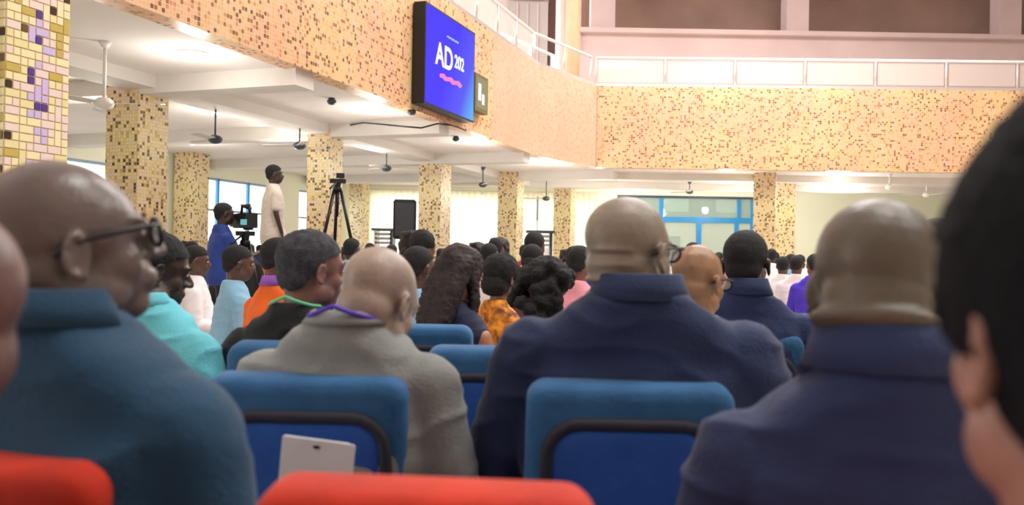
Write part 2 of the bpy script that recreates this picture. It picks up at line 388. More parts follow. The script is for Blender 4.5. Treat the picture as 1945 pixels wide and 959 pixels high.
# stair rail on the gallery
t = empty('stair_railing', at(925, 40, 21.5), 0, 'white balustrade of the stairs climbing behind the left gallery', 'railing'); t.location.z = CE+.5
for k in range(4):
    x = k*.55; bm = bmesh.new(); tube(bm, [(x, 0, 0), (x, 0, 2.9-k*.22)], .06, 8); finish(bm, 'post', M_white, t, True)
bm = bmesh.new(); tube(bm, [(-.1, 0, 2.95), (1.75, 0, 2.2)], .04, 8); finish(bm, 'handrail', M_white, t, True)

# ------------------------------------------------------------------ mosaic columns
def column(v, u, s, label, m=M_col):
    t = empty('mosaic_column', hall(v, u, 0), -PHI, label, 'column')
    finish(B(-s/2, s/2, -s/2, s/2, .12, CE), 'shaft', m, t)
    finish(B(-s/2-.04, s/2+.04, -s/2-.04, s/2+.04, 0, .12), 'plinth', M_tan, t); return t
column(-8.62, 9.26, .54, 'speckled mosaic column second from the left, behind the bald man in glasses')
column(-8.3, 13.42, .45, 'speckled mosaic column behind the tall black tripod')
column(-8.2, 17.88, .54, 'speckled mosaic column right of the black loudspeaker')
column(-7.85, 22.0, .54, 'mosaic column in the middle, between the cream curtains')
column(-7.5, 26.0, .54, 'yellowish far mosaic column left of the blue doors')
column(-13.6, 24.0, .45, 'yellow far mosaic column between tripod and loudspeaker')
column(-13.75, 16.5, .54, 'yellow far mosaic column peeping out beside the second one')
column(-1.35, 23.3, .54, 'tall mosaic column right of the blue doors, nearer of the pair')
column(-.96, 26.5, .54, 'shaded mosaic column right of the blue doors, farther of the pair')
# the near column: its tiles can be told apart, so they are built
NV, NU, NS = -6.25, 5.3, .60
t = empty('mosaic_column', hall(NV, NU, 0), -PHI, 'near mosaic column of large cream, brown and purple tiles at the left edge', 'column')
grout = mat('yellow_grout', (214, 198, 148), .8)
finish(B(-NS/2, NS/2, -NS/2, NS/2, .12, CE), 'shaft', grout, t); finish(B(-NS/2-.04, NS/2+.04, -NS/2-.04, NS/2+.04, 0, .12), 'plinth', M_tan, t)
tcol = [mat('tile_cream', (250, 236, 188), .3), mat('tile_pale_yellow', (242, 228, 172), .3), mat('tile_blush', (244, 222, 214), .3), mat('tile_mustard', (206, 182, 96), .3),
        mat('tile_brown', (112, 84, 46), .3), mat('tile_dark_brown', (66, 46, 34), .3), mat('tile_purple', (92, 62, 150), .3), mat('tile_lilac', (214, 194, 236), .3)]
wts = [30, 20, 14, 10, 7, 5, 0, 0]
P_ = NS/9
tm = {}
def tile_mesh(w_, h_, m):
    k = (w_, h_, m.name)
    if k not in tm:
        bm = bmesh.new(); g = .0045; slab(bm, w_*P_-2*g, h_*P_-2*g, .004, [(0, 0), (-.007, 0), (-.010, .003)]); me = bpy.data.meshes.new('mosaic_tile'); bmesh.ops.recalc_face_normals(bm, faces=bm.faces); bm.to_mesh(me); bm.free(); me.materials.append(m); tm[k] = me
    return tm[k]
ntile = 0; rest = bmesh.new()
for face in range(4):
    rows = int((CE-.14)/P_); used = set(); z0f = .13
    for j in range(rows):
        for i in range(9):
            if (i, j) in used: continue
            w_, h_ = random.choice([(1, 1)]*6 + [(2, 1)]*3 + [(1, 2)])
            if i+w_ > 9 or j+h_ > rows or any((i+a, j+b) in used for a in range(w_) for b in range(h_)): w_ = h_ = 1
            for a in range(w_):
                for b in range(h_): used.add((i+a, j+b))
            c = random.choices(tcol, wts)[0]
            if face == 1 and 3 <= i <= 5: c = random.choices([tcol[6], tcol[7], tcol[2], tcol[0]], [2, 4, 4, 3])[0]
            if c in (tcol[4], tcol[5], tcol[6]): 
                if w_*h_ > 1: c = tcol[2] if face == 1 else tcol[0]
            x = -NS/2 + (i + w_/2)*P_; z = z0f + j*P_
            MM = Matrix.Rotation(face*PI/2, 4, 'Z') @ Matrix.Translation((x, -NS/2, z))
            if face in (0, 1) and z > 1.72 and ntile < 300:
                o = link(tile_mesh(w_, h_, c), 'mosaic_tile', None, t); o.matrix_local = MM; ntile += 1
            else:
                vs = box(rest, (0, -.004, h_*P_/2), (w_*P_-.009, .010, h_*P_-.009), MM)
                for f_ in {f for v in vs for f in v.link_faces}: f_.material_index = tcol.index(c)
o = finish(rest, 'mosaic_tiling', tcol[0], t); o['kind'] = 'stuff'
for m_ in tcol[1:]: o.data.materials.append(m_)

# ------------------------------------------------------------------ ceiling fittings
M_lamp = emis('downlight_glow', (255, 250, 238), 7)
LL = [((367, 105), .26, 'big round ceiling downlight nearest the camera, near the fascia'), ((195, 163), .26, 'round downlight beside the near ceiling fan'),
      ((420, 213), .22, 'round downlight above the standing camera operator'), ((547, 243), .2, 'round downlight above the man in the pale shirt'),
      ((716, 211), .2, 'round downlight just left of the wall screen'), ((683, 272), .2, 'round downlight right of the tripod column'),
      ((913, 271), .22, 'round downlight below the wall screen corner'), ((365, 271), .18, 'small round downlight right of the second column'),
      ((1046, 309), .22, 'round downlight at the bend of the gallery'), ((1137, 335), .22, 'round downlight left of the blue doors, near the gallery edge'),
      ((1380, 337), .24, 'round downlight above the blue doors, near the gallery edge'), ((1203, 353), .22, 'round downlight over the left of the blue doors, farther row'),
      ((1408, 353), .22, 'round downlight over the right of the blue doors, farther row'), ((1588, 337), .24, 'round downlight on the right, nearer of the two'),
      ((1602, 353), .22, 'round downlight on the right, farther of the two')]
for (px, py), d, lab in LL:
    r_ = ray(px, py); p = Vector((0, 0, CZ)) + r_*((CE-CZ-.03)/r_.z)
    t = empty('downlight', (p.x, p.y, CE), 0, lab, 'ceiling light', 'downlights under the gallery')
    bm = bmesh.new(); cone(bm, (0, 0, -.018), d*.66, (0, 0, 0), d*.66, seg=24, caps=False); finish(bm, 'rim', M_white, t)
    bm = bmesh.new(); ell(bm, (0, 0, -.02), (d*.60, d*.60, .06), n=3); finish(bm, 'diffuser', M_lamp, t, True)
    l = bpy.data.lights.new('downlight_lamp', 'POINT'); l.energy = 20; l.shadow_soft_size = .12; l.color = (1, .96, .9)
    lo = bpy.data.objects.new('downlight_lamp', l); l.energy *= 2.1 if p.y > 20 else 1.0; lo.location = (p.x, p.y, CE-.5); COL.objects.link(lo)

def fan(px, py, Z, rodlen, label, dark=False, blades=True, rot=0):
    p = at(px, py, Z); m = M_dkal if dark else M_white
    t = empty('ceiling_fan', (p.x, p.y, CE), rot, label, 'ceiling fan', 'ceiling fans under the gallery')
    bm = bmesh.new(); cone(bm, (0, 0, -.07), .035, (0, 0, 0), .07, seg=14, caps=False); finish(bm, 'canopy', m, t, True)
    bm = bmesh.new(); tube(bm, [(0, 0, -.05), (0, 0, -rodlen)], .013 if dark else .02); finish(bm, 'rod', m, t, True)
    bm = bmesh.new(); ell(bm, (0, 0, -rodlen-.05), (.11, .11, .07)); finish(bm, 'motor', m, t, True)
    for k in range(3):
        a = 2*PI*k/3
        bm = bmesh.new(); MM = Matrix.Rotation(a, 4, 'Z') @ Matrix.Translation((.38, 0, -rodlen-.05)) @ Matrix.Rotation(R(10), 4, 'X')
        box(bm, (0, 0, 0), (.52, .13, .008), MM); finish(bm, 'blade', mat('fan_blade_white', (225, 218, 212), .5), t)
fan(200, 70, 9.4, .62, 'white ceiling fan nearest the camera, left of the second column')
fan(410, 185, 12.8, .55, 'dark stemmed ceiling fan above the standing camera operator', True, rot=.4)
fan(570, 215, 14.6, .40, 'dark stemmed ceiling fan over the man in the pale shirt', True, rot=.9)
fan(735, 255, 18, .42, 'small dark ceiling fan above the loudspeaker', True, rot=.2)
fan(918, 300, 22, .40, 'small dark ceiling fan over the bright curtain', True, rot=.7)
fan(1038, 340, 24.5, .55, 'dark stemmed ceiling fan between the two middle columns', True, rot=1)
fan(1310, 345, 25, .25, 'small dark ceiling fan in front of the blue doors', True, rot=.3)
fan(1690, 340, 22, .28, 'ceiling fan on the right in front of the pale wall', False, rot=.3)
fan(1760, 350, 24, .3, 'ceiling fan farther right, beside the dark haired head', False, rot=.8)
# cable along the ceiling
bm = bmesh.new(); pts = []
for k, (x, y, Z) in enumerate([(655, 233, 15.2), (690, 233, 14.6), (725, 236, 14.2), (765, 240, 13.9), (800, 243, 14), (830, 235, 14.4), (860, 238, 14.9), (885, 248, 15.2)]): pts.append(at(x, y, Z))
for p in pts: p.z = min(p.z, CE-.02)
tube(bm, pts, .014, 6); tag(finish(bm, 'cable', M_black, smooth=True), 'black cable sagging under the ceiling below the screen', 'cable')
for px, py, Z, lab in ((782, 216, 13.4, 'small black camera on the ceiling below the screen'), (866, 264, 16.4, 'small dark sensor on the ceiling under the gallery edge'), (630, 187, 12.6, 'small dark sensor on the ceiling left of the screen')):
    p = at(px, py, Z); bm = bmesh.new(); ell(bm, (p.x, p.y, CE-.05), (.07, .07, .05)); cone(bm, (p.x, p.y, CE-.05), .03, (p.x, p.y, CE), .05, caps=False); tag(finish(bm, 'ceiling_sensor', M_dkal, smooth=True), lab, 'sensor')

# ------------------------------------------------------------------ wall screens
M_scr = bpy.data.materials.new('screen_picture'); M_scr.use_nodes = True
nt = M_scr.node_tree; nt.nodes.clear(); N = nt.nodes.new; L = nt.links.new
out = N('ShaderNodeOutputMaterial'); em = N('ShaderNodeEmission'); em.inputs[1].default_value = 1.0; L(em.outputs[0], out.inputs[0])
tc = N('ShaderNodeTexCoord'); gr = N('ShaderNodeTexGradient'); mp = N('ShaderNodeMapping'); L(tc.outputs['Generated'], mp.inputs[0])
mp.inputs['Location'].default_value = (-.05, 0, -.05); mp.inputs['Rotation'].default_value = (0, R(-25), 0); L(mp.outputs[0], gr.inputs[0])
rp = N('ShaderNodeValToRGB'); L(gr.outputs[0], rp.inputs[0]); rp.color_ramp.elements[0].color = lin((72, 60, 232)); rp.color_ramp.elements[1].color = lin((90, 190, 225))
e_ = rp.color_ramp.elements.new(.55); e_.color = lin((84, 84, 205)); rp.color_ramp.elements[0].position = .15; L(rp.outputs[0], em.inputs[0])
U0, U1 = 11.95, 13.95
tw = U1-U0
def ztv(u, py, v=-5.75):
    p = hall(v, u); q = at(0, 0, 1); 
    # height at which a vertical line through (v,u) is seen at row py
    lo, hi = 0, 12
    X, Y = p.x, p.y
    for _ in range(40):
        mid = (lo+hi)/2
        d = Vector((X, Y, mid-CZ)); c, s = math.cos(PITCH), math.sin(PITCH)
        f_ = d.y*c + d.z*s; up = -d.y*s + d.z*c; a = d.x/f_*F_PX; b = up/f_*F_PX
        yy = -a*math.sin(ROLL) + b*math.cos(ROLL)
        if 479.5-yy > py: lo = mid
        else: hi = mid
    return lo
z0 = ztv(U0, 196); z1 = ztv(U0, 2)
t = empty('wall_screen', hall(-5.72, U0, z0), PI/2-PHI, 'large blue screen in a black casing hung on the gallery fascia', 'screen')
H = z1-z0
finish(B(0, tw, -.03, .17, 0, H), 'casing', M_black, t)
finish(B(.03, tw-.03, -.036, -.03, .03, H-.03), 'display', M_scr, t)
def text(body, size, m, parent, loc, rx=PI/2, name='lettering', ext=.002, sx=1.0, italic=0):
    c = bpy.data.curves.new('t', 'FONT'); c.body = body; c.size = size; c.extrude = ext; c.align_x = 'CENTER'; c.align_y = 'CENTER'; c.shear = italic; c.offset = size*.02
    o = bpy.data.objects.new('t', c); COL.objects.link(o); dg = bpy.context.evaluated_depsgraph_get()
    me = bpy.data.meshes.new_from_object(o.evaluated_get(dg)); bpy.data.objects.remove(o); bpy.data.curves.remove(c)
    o = link(me, name, m, parent, loc); o.rotation_euler.x = rx; o.scale.x = sx; return o
M_tw = emis('screen_white', (245, 245, 255), 1.0); M_tp = emis('screen_pink', (255, 120, 175), 1.0); M_tl = emis('screen_pale_blue', (160, 180, 245), .9)
text('AD', .50, M_tw, t, (.70, -.045, H*.54), sx=.95)
text('202', .30, M_tw, t, (1.30, -.045, H*.56), sx=.9)
text('~~~~', .2, M_tl, t, (1.0, -.045, H*.78), italic=.3)
bm = bmesh.new(); tube(bm, [(.55+.1*k, -.045, H*.34+.018*math.sin(k*2.1)) for k in range(9)], .035, 6); finish(bm, 'red_caption', M_tp, t, True)
t = empty('wall_display', hall(-5.75, 14.15, ztv(14.2, 209)), PI/2-PHI, 'small framed display beside the large screen on the fascia', 'display')
hh = ztv(14.2, 138)-ztv(14.2, 209)
finish(B(0, .62, 0, .12, 0, hh), 'frame', mat('olive_frame', (110, 102, 70), .5), t)
finish(B(.07, .55, -.006, 0, .06, hh-.06), 'display', emis('display_olive', (150, 145, 110), .8), t)
finish(B(.14, .26, -.012, -.006, hh*.3, hh*.75), 'bright_mark', M_tw, t); finish(B(.32, .42, -.012, -.006, hh*.22, hh*.5), 'bright_mark', M_tw, t)

# ------------------------------------------------------------------ chairs
VEL = {}
def velvet(name, c, lo): 
    return mat(name, c,   .85, 0, 9, .25, 90, sheen=.12, c2=lo)
M_red = velvet('red_velvet', (206, 50, 18), (184, 40, 14)); M_blue = velvet('blue_velvet', (48, 106, 156), (38, 92, 140))
M_bpan = velvet('deep_blue_panel_cloth', (42, 98, 186), (34, 82, 170)); M_rpan = velvet('deep_red_panel_cloth', (170, 30, 18), (150, 24, 14))
M_gap = mat('charcoal_piping_shadow', (42, 44, 58), .8)  # dark tone stands for the shadow under the overhanging top of the back
CH = {}
def mk(fn): 
    bm = bmesh.new(); fn(bm); me = bpy.data.meshes.new('m'); bmesh.ops.recalc_face_normals(bm, faces=bm.faces); bm.to_mesh(me); bm.free(); me.shade_smooth(); return me
LEAN = Matrix.Translation((0, 0, .42)) @ Matrix.Rotation(R(7), 4, 'X') @ Matrix.Translation((0, 0, -.42))
CW = .43
def f_back(bm): slab(bm, CW, .52, .042, [(.0, .035), (.006, .012), (.018, .003), (.035, 0), (.075, 0), (.09, .004), (.098, .014), (.102, .035)], z0=.44, taper=.035)
def f_gap(bm):
    # arched dark strip in the recess, shaped as the shadow under the overhang
    pts = []
    w_, h_, r_ = CW-.085, .44, .07
    zt = .44+.52-.075
    path = [(-w_/2-.012, .30)] + [(-w_/2, zt-r_)] + [(-w_/2+r_-r_*math.cos(a), zt-r_+r_*math.sin(a)) for a in [R(18*k) for k in range(1, 5)]] + [(-w_/2+r_, zt)]
    path = path + [(-x, z) for x, z in reversed(path)]
    pts = [(x, -.004, z) for x, z in path]
    tube(bm, pts, .014, 8)
def f_panel(bm): slab(bm, CW-.10, .585, .06, [(-.014, .02), (-.012, .008), (-.006, 0), (.03, 0)], z0=.29, taper=.03)
def f_seat(bm): 
    slab(bm, .46, .46, .05, [(-.05, .02), (-.035, .0), (.02, 0), (.05, .02)])
    bmesh.ops.transform(bm, matrix=Matrix.Translation((0, .06, .40)) @ Matrix.Rotation(R(-90), 4, 'X') @ Matrix.Diagonal((1, 1, -1, 1)), verts=bm.verts)
def f_arm(sx):
    def f(bm):
        box(bm, (sx*.265, .24, .62), (.05, .36, .035)); box(bm, (sx*.265, .24, .32), (.04, .10, .60))
    return f
def f_base(bm): box(bm, (0, .2, .19), (.44, .06, .3)); box(bm, (0, .2, .02), (.5, .3, .04))
def chair_meshes():
    for k, f in dict(back=f_back, gap=f_gap, panel=f_panel, seat=f_seat, al=f_arm(-1), ar=f_arm(1), base=f_base).items(): CH[k] = mk(f)
    for k in ('back', 'gap', 'panel'): CH[k].transform(LEAN)
chair_meshes()
def chair(x, y, rz, c, label, group=None, full=True):
    t = empty('auditorium_chair', (x, y, 0), rz, label, 'chair', group)
    bm_, pm_ = (M_blue, M_bpan) if c == 'b' else (M_red, M_rpan)
    link(CH['back'].copy() if False else CH['back'], 'backrest', bm_, t)
    link(CH['seat'], 'seat', bm_, t)
    if full:
        link(CH['gap'], 'piping_shadow', M_gap, t); link(CH['panel'], 'back_panel', pm_, t)
        link(CH['al'], 'armrest', M_blackm, t); link(CH['ar'], 'armrest', M_blackm, t)
    link(CH['base'], 'pedestal', M_blackm, t)
    return t
for me in CH.values(): me.materials.append(M_blue)
def chair_px(px, py, rz, c, label, group=None):   # top edge of the back seen at px, py
    r_ = ray(px, py); k = (.955-CZ)/r_.z; p = Vector((0, 0, CZ)) + r_*k
    return chair(p.x, p.y, rz, c, label, group)

# ------------------------------------------------------------------ people
def skin(name, c, rough=.42): return mat('skin_'+name, c, rough, .12, 14, .15, 120, spec=.5)
S_dark = skin('deep_brown', (92, 66, 56)); S_mid = skin('brown', (128, 96, 80)); S_grey = skin('greyish_brown', (142, 130, 116)); S_olive = skin('dark_olive_brown', (94, 86, 74))
S_warm = skin('warm_light_brown', (160, 122, 92)); S_red = skin('reddish_brown', (120, 76, 66)); S_black = skin('very_dark_brown', (66, 48, 44))
M_hair = mat('black_hair', (20, 19, 22), .75, .3, 60, .8, 220); M_gh = mat('greying_hair', (62, 62, 70), .8, .35, 50, .7, 240); M_dbh = mat('dark_brown_hair', (38, 26, 26), .6, .3, 30, .6, 160)
def cloth(name, c, var=.10, rough=.85): return mat(name, c, rough, var, 5, .3, 140, sheen=.15)

def head_shapes(bm, M, o):
    wx = o.get('hw', 1.0)
    def E(c, r, rot=None): ell(bm, (c[0]*wx, c[1], c[2]), (r[0]*wx, r[1], r[2]) if hasattr(r, '__len__') else r, M, rot, n=3 if o.get('near') else 2)
    E((0, -.018, .035), (.076, .098, .084)); E((0, .012, .02), (.070, .080, .080))
    E((0, .028, -.04), (.060, .064, .078)); E((0, .055, -.092), (.034, .034, .026)); E((0, -.04, -.03), (.066, .066, .06))
    for s in (-1, 1):
        E((s*.036, .050, -.034), (.026, .030, .034)); E((s*.028, .078, .022), (.024, .016, .011)); E((s*.050, .015, -.072), (.018, .04, .03))
        E((s*.031, .077, .004), (.017, .012, .011))
        # ear: helix ring, bowl, lobe
        c = Vector((s*o.get('earx', .079)*wx, -.012, -.012)); rot = Matrix.Rotation(s*R(22), 4, 'Z') @ Matrix.Rotation(R(-8), 4, 'X')
        ell(bm, c, (.006, .017, .027), M, rot)
        pts = [M @ (c + (rot @ Vector((s*.008, .017*math.cos(a), .029*math.sin(a))))) for a in [2*PI*k/14 for k in range(14)]]
        b2 = [pts[i] for i in range(14)]
        tube(bm, b2, .0052*o['s'], 8, closed=True)
        ell(bm, c + Vector((s*.003, .006, -.030)), (.006, .010, .009), M)
    cone(bm, (0, .088, .012), .008, (0, .112, -.022), .012, M); E((0, .112, -.027), (.014, .012, .011))
    for s in (-1, 1): E((s*.014, .102, -.030), (.010, .011, .008))
    E((0, .093, -.056), (.026, .012, .0075)); E((0, .091, -.069), (.023, .012, .0085)); E((0, .084, -.060), (.034, .014, .022))

def person(o):
    """o: head pixel, depth, turn of body and head, sizes, skin, clothes"""
    s = o.setdefault('s', 1.0); near = o.get('near', False)
    Hc = at(*o['head']) if len(o['head']) == 3 else Vector(o['head'][:3])
    yb, yh, pit = R(o.get('yb', 15)), R(o.get('yh', 15)), R(o.get('pitch', 0))
    lean = o.get('lean', .06); Rb = Matrix.Rotation(-yb, 4, 'Z')
    gz = o.get('ground', 0.0)
    root = Hc - (Rb @ Vector((o.get('side', 0), lean, 0))); root.z = gz
    hz = Hc.z - gz; hc = Vector((o.get('side', 0), lean, hz))
    M = Matrix.Translation(hc) @ Matrix.Rotation(-(yh-yb), 4, 'Z') @ Matrix.Rotation(R(o.get('tilt', 0)), 4, 'Y') @ Matrix.Rotation(pit, 4, 'X') @ Matrix.Diagonal((s, s, s, 1))
    sit = o.get('sit', True); vox = o.get('vox', .006); pk = o.get('key')
    sw = o.get('sw', .19); sd = o.get('sd', .195); shz = hz - sd; belly = o.get('belly', .14)
    nr = o.get('neck', .058)
    ty = lean*.55; cyl = lambda z: ty*max(0, min(1, (z-.5)/(shz-.5)))
    hipz = .50 if sit else .92
    if not sit: ty *= .3
    # arms
    arms = []
    for sx in (-1, 1):
        a = o.get('armr' if sx > 0 else 'arml')
        S0 = Vector((sx*sw*.93, ty, shz-.075))
        if a: El, Wr = Vector(a[0]), Vector(a[1])
        elif sit: El = Vector((sx*(sw+.055), ty+.02, shz-.31)); Wr = Vector((sx*.12, ty+.25, max(.60, shz-.36)))
        else: El = Vector((sx*(sw+.05), ty-.02, shz-.30)); Wr = Vector((sx*(sw+.04), ty+.06, shz-.55))
        arms.append((sx, S0, El, Wr))
    # ---- body, one continuous mesh
    bm = bmesh.new(); head_shapes(bm, M, o)
    nb = Vector((0, ty+.004, shz+.02)); nt_ = M @ Vector((0, -.018, -.05))
    cone(bm, nb, nr*1.04, nt_, nr, seg=20)
    for r_ in o.get('rolls', []):
        c, rad = r_; ell(bm, c, rad, M, n=3)
    loft(bm, [((0, 0, hipz-.05), .12, .09), ((0, cyl(hipz+.12), hipz+.12), .12, .08), ((0, ty, shz-.15), sw*.7, .08), ((0, ty, shz-.06), sw*.75, .055), ((0, ty-.01, shz+.01), .07, .05)])
    for sx, S0, El, Wr in arms:
        chain(bm, [(S0, .046), (El, .036), (Wr, .026)])
        d = (Wr-El).normalized(); up = Vector((0, 0, 1)); sd_ = d.cross(up).normalized() if abs(d.z) < .95 else Vector((1, 0, 0)); nn = sd_.cross(d).normalized()
        pc = Wr + d*.055; q = Matrix((sd_, d, nn)).transposed().to_4x4()
        ell(bm, pc, (.038, .050, .015), None, q)
        for k, ln in enumerate((.062, .074, .069, .052)):
            f0 = pc + sd_*(-.028 + .0187*k) + d*.036; f1 = f0 + d*ln*.55 - nn*.006; f2 = f1 + d*ln*.38 - nn*.022
            chain(bm, [(f0, .0085), (f1, .0080), (f2, .0068)], seg=8)
        th = pc - sd_*sx*-1*.030*1 - d*.02; t1 = th + d*.028 + sd_*sx*.022; chain(bm, [(th, .011), (t1, .0095), (t1 + d*.026, .008)], seg=8)
    legs = []
    for sx in (-1, 1):
        if sit: hp = Vector((sx*.09, .02, .50)); kn = Vector((sx*.12, .46, .50)); an = Vector((sx*.12, .46, .09))
        else: hp = Vector((sx*.09, 0, hipz)); kn = Vector((sx*.10, .02, hipz*.53)); an = Vector((sx*.10, 0, .09))
        legs.append((hp, kn, an)); chain(bm, [(hp, .07), (kn, .05), (an, .035)]); chain(bm, [(an, .035), (an + Vector((0, .13, -.045)), .028)])
    sm = o.get('smooth', 16 if vox < .0055 else 8)
    body = remesh(bm, vox, sm); 
    ob = link(body, 'person', o['skin'], None, root, -yb); tag(ob, o['label'], 'person', o.get('group'))
    # ---- clothing
    c = o['top']; k_ = o.get('fat', 1.0); cs = .6 if o.get('light') else 1
    bm = bmesh.new()
    hw_ = sw*.93*k_
    loft(bm, [((0, .02, hipz-.07), .19*k_, belly+.01), ((0, .02, hipz+.06), .195*k_, belly+.02), ((0, cyl(hipz+.2)*.8, (hipz+.14)), max(.175, sw*.86)*k_, belly),
              ((0, ty*.85, shz-.24), sw*1.0*k_, belly-.005), ((0, ty, shz-.12), sw*1.02*k_, .125), ((0, ty, shz-.065), sw*1.0, .108), ((0, ty, shz-.02), sw*.90, max(.092, nr*1.1+.026)),
              ((0, ty-.004, shz+.02), sw*.70, max(.086, nr*1.1+.022)), ((0, ty-.010, shz+.052), max(sw*.48, nr*1.3), max(.078, nr*1.1+.014)), ((0, ty-.014, shz+.08), nr*1.16, nr*1.12)], seg=36)
    lng = o.get('sleeve', 'long')
    for sx, S0, El, Wr in arms:
        rs = o.get('arm', .062)
        if lng == 'long': chain(bm, [(S0, rs*1.12), (S0.lerp(El, .5), rs*1.02), (El, rs*.90), (Wr, rs*.68)])
        elif lng == 'short': chain(bm, [(S0, rs*1.05), (S0.lerp(El, .7), rs*1.0)])
        else: ell(bm, S0, (.03, .05, .05))
    wr_ = o.get('wr', .009 if near else .005)
    me = remesh(bm, max(vox, .008), 12 if vox < .0055 else 7, wrinkle=wr_, wscale=o.get('wsc', 7), seed=o.get('seed', 1), fold=.9)
    jk = link(me, o.get('topname', 'jacket'), c, ob)
    # collar
    if o.get('collar'):
        bm = bmesh.new(); kk = o.get('ck', 1.0); a_, b_ = (nr*1.13+.004)*kk, (nr*1.13+.004)*kk; zc = shz+.06; hcol = o.get('colh', .055); yc = ty-.014
        prev = None; seg = 40
        prof = [(a_+.022, b_+.020, 0), (a_+.010, b_+.010, hcol*.55), (a_+.002, b_+.002, hcol), (a_-.004, b_-.004, hcol+.003), (a_-.010, b_-.010, hcol*.9), (a_-.008, b_-.008, 0)]
        rings = []
        for a1, b1, dz in prof:
            ring = []
            for k in range(seg):
                th = 2*PI*k/seg; front = max(0, math.sin(th))
                ring.append(bm.verts.new((a1*math.cos(th), yc + b1*math.sin(th), zc + dz*(1-.75*front) - .05*front)))
            rings.append(ring)
        n_ = len(rings)
        for i in range(n_):
            a2, b2 = rings[i], rings[(i+1) % n_]
            for k in range(seg): bm.faces.new((a2[k], a2[(k+1) % seg], b2[(k+1) % seg], b2[k]))
        finish(bm, 'collar', o.get('colm', c), ob, True)
    # trousers or skirt
    bm = bmesh.new()
    ell(bm, (0, .03, hipz-.02), (.17*k_, .14, .12))
    for hp, kn, an in legs: chain(bm, [(hp, .095), (kn, .075), (an + Vector((0, 0, .03)), .058)])
    link(remesh(bm, max(vox, .012), 4), 'trousers', o.get('bottom', cloth('charcoal_trousers', (38, 38, 46))), ob)
    for hp, kn, an in legs:
        bm = bmesh.new(); ell(bm, an + Vector((0, .02, -.04)), (.045, .07, .05)); ell(bm, an + Vector((0, .10, -.055)), (.045, .09, .032)); finish(bm, 'shoe', M_black, ob, True)
    # hair
    h = o.get('hair')
    if h:
        bm = bmesh.new(); kind = h[0]; wx = o.get('hw', 1.0); g = h[2] if len(h) > 2 else .006
        if kind == 'short':
            ell(bm, (0, -.018, .035), ((.076+g)*wx, .098+g, .084+g), M, n=4); ell(bm, (0, .008, .024), ((.071+g)*wx, .080+g, .080+g), M, n=4); ell(bm, (0, -.042, -.022), ((.064+g)*wx, .064+g, .055+g), M, n=3)
            for v in list(bm.verts): pass
            # hairline: forehead to above the ear to the nape
            Mi = M
            if len(h) > 4: ell(bm, (0, -.022, .035+h[4]*.55), (.086*wx, .108, .092), M, n=4)
            me = remesh(bm, max(vox, .004), 3)
            bm = bmesh.new(); bm.from_mesh(me)
            no1 = (Mi.to_3x3() @ Vector((0, -.62, .78))).normalized(); bmesh.ops.bisect_plane(bm, geom=bm.verts[:]+bm.edges[:]+bm.faces[:], plane_co=Mi @ Vector((0, .040, .045)), plane_no=no1, clear_inner=True) if False else None
            dl = []
            I = Mi.inverted()
            for v in bm.verts:
                p = I @ v.co
                if p.y > .015: lim = .036 + (p.y-.015)*.35
                elif p.y > -.03: lim = .036 - (.015-p.y)*1.2 
                else: lim = -.018 - (-.03-p.y)*1.6 
                if len(h) > 4 and p.y < .03: lim -= .055
                if p.z < max(lim, -.125 if len(h) > 4 else -.085): dl.append(v)
            bmesh.ops.delete(bm, geom=dl, context='VERTS')
            if h[3:] and h[3]:
                for v in bm.verts: v.co += v.normal * (noise.noise(v.co*55)*h[3] + noise.noise(v.co*120)*h[3]*.6)
            me2 = bpy.data.meshes.new('hair'); bm.to_mesh(me2); bm.free(); me2.shade_smooth(); link(me2, 'hair', h[1], ob)
        else:
            if kind == 'long':
                ell(bm, (0, -.02, .04), (.088, .108, .092), M, n=3)
                for sx in (-.055, -.02, .02, .055): chain(bm, [(M @ Vector((sx, -.06, .03)), .05), (M @ Vector((sx*1.15, -.095, -.10)), .045), (M @ Vector((sx*1.2, -.11, -.22)), .036), (M @ Vector((sx*1.1, -.10, -.30)), .018)])
                chain(bm, [(M @ Vector((.07, .0, 0)), .03), (M @ Vector((.085, .02, -.12)), .026), (M @ Vector((.075, .03, -.27)), .016)])
            elif kind == 'curly':
                random.seed(o.get('seed', 1)); ell(bm, (0, -.03, .04), (.10, .12, .10), M, n=3)
                for k in range(60):
                    a = random.uniform(0, 2*PI); zz = random.uniform(-.16, .10); rd = .10 + .015*random.random()
                    if math.sin(a) > .35 and zz < .05: continue
                    ell(bm, (rd*math.cos(a), -.03+rd*math.sin(a), zz), .026+.012*random.random(), M)
            elif kind == 'round':
                ell(bm, (0, -.03, .03), (.098, .108, .10), M, n=3); ell(bm, (0, -.05, -.05), (.085, .075, .07), M, n=3)
            me = remesh(bm, max(vox, .006), 3, wrinkle=.006, wscale=26, seed=2, fold=.8)
            bm = bmesh.new(); bm.from_mesh(me); I = M.inverted(); dl = [v for v in bm.verts if (I @ v.co).y > .062 and (I @ v.co).z < .07]
            bmesh.ops.delete(bm, geom=dl, context='VERTS'); me2 = bpy.data.meshes.new('hair'); bm.to_mesh(me2); bm.free(); me2.shade_smooth(); link(me2, 'hair', h[1], ob)
    if o.get('beard'):
        bm = bmesh.new(); ell(bm, (0, .036, -.075), (.063, .062, .052), M, n=3); finish(bm, 'beard', M_hair, ob, True)
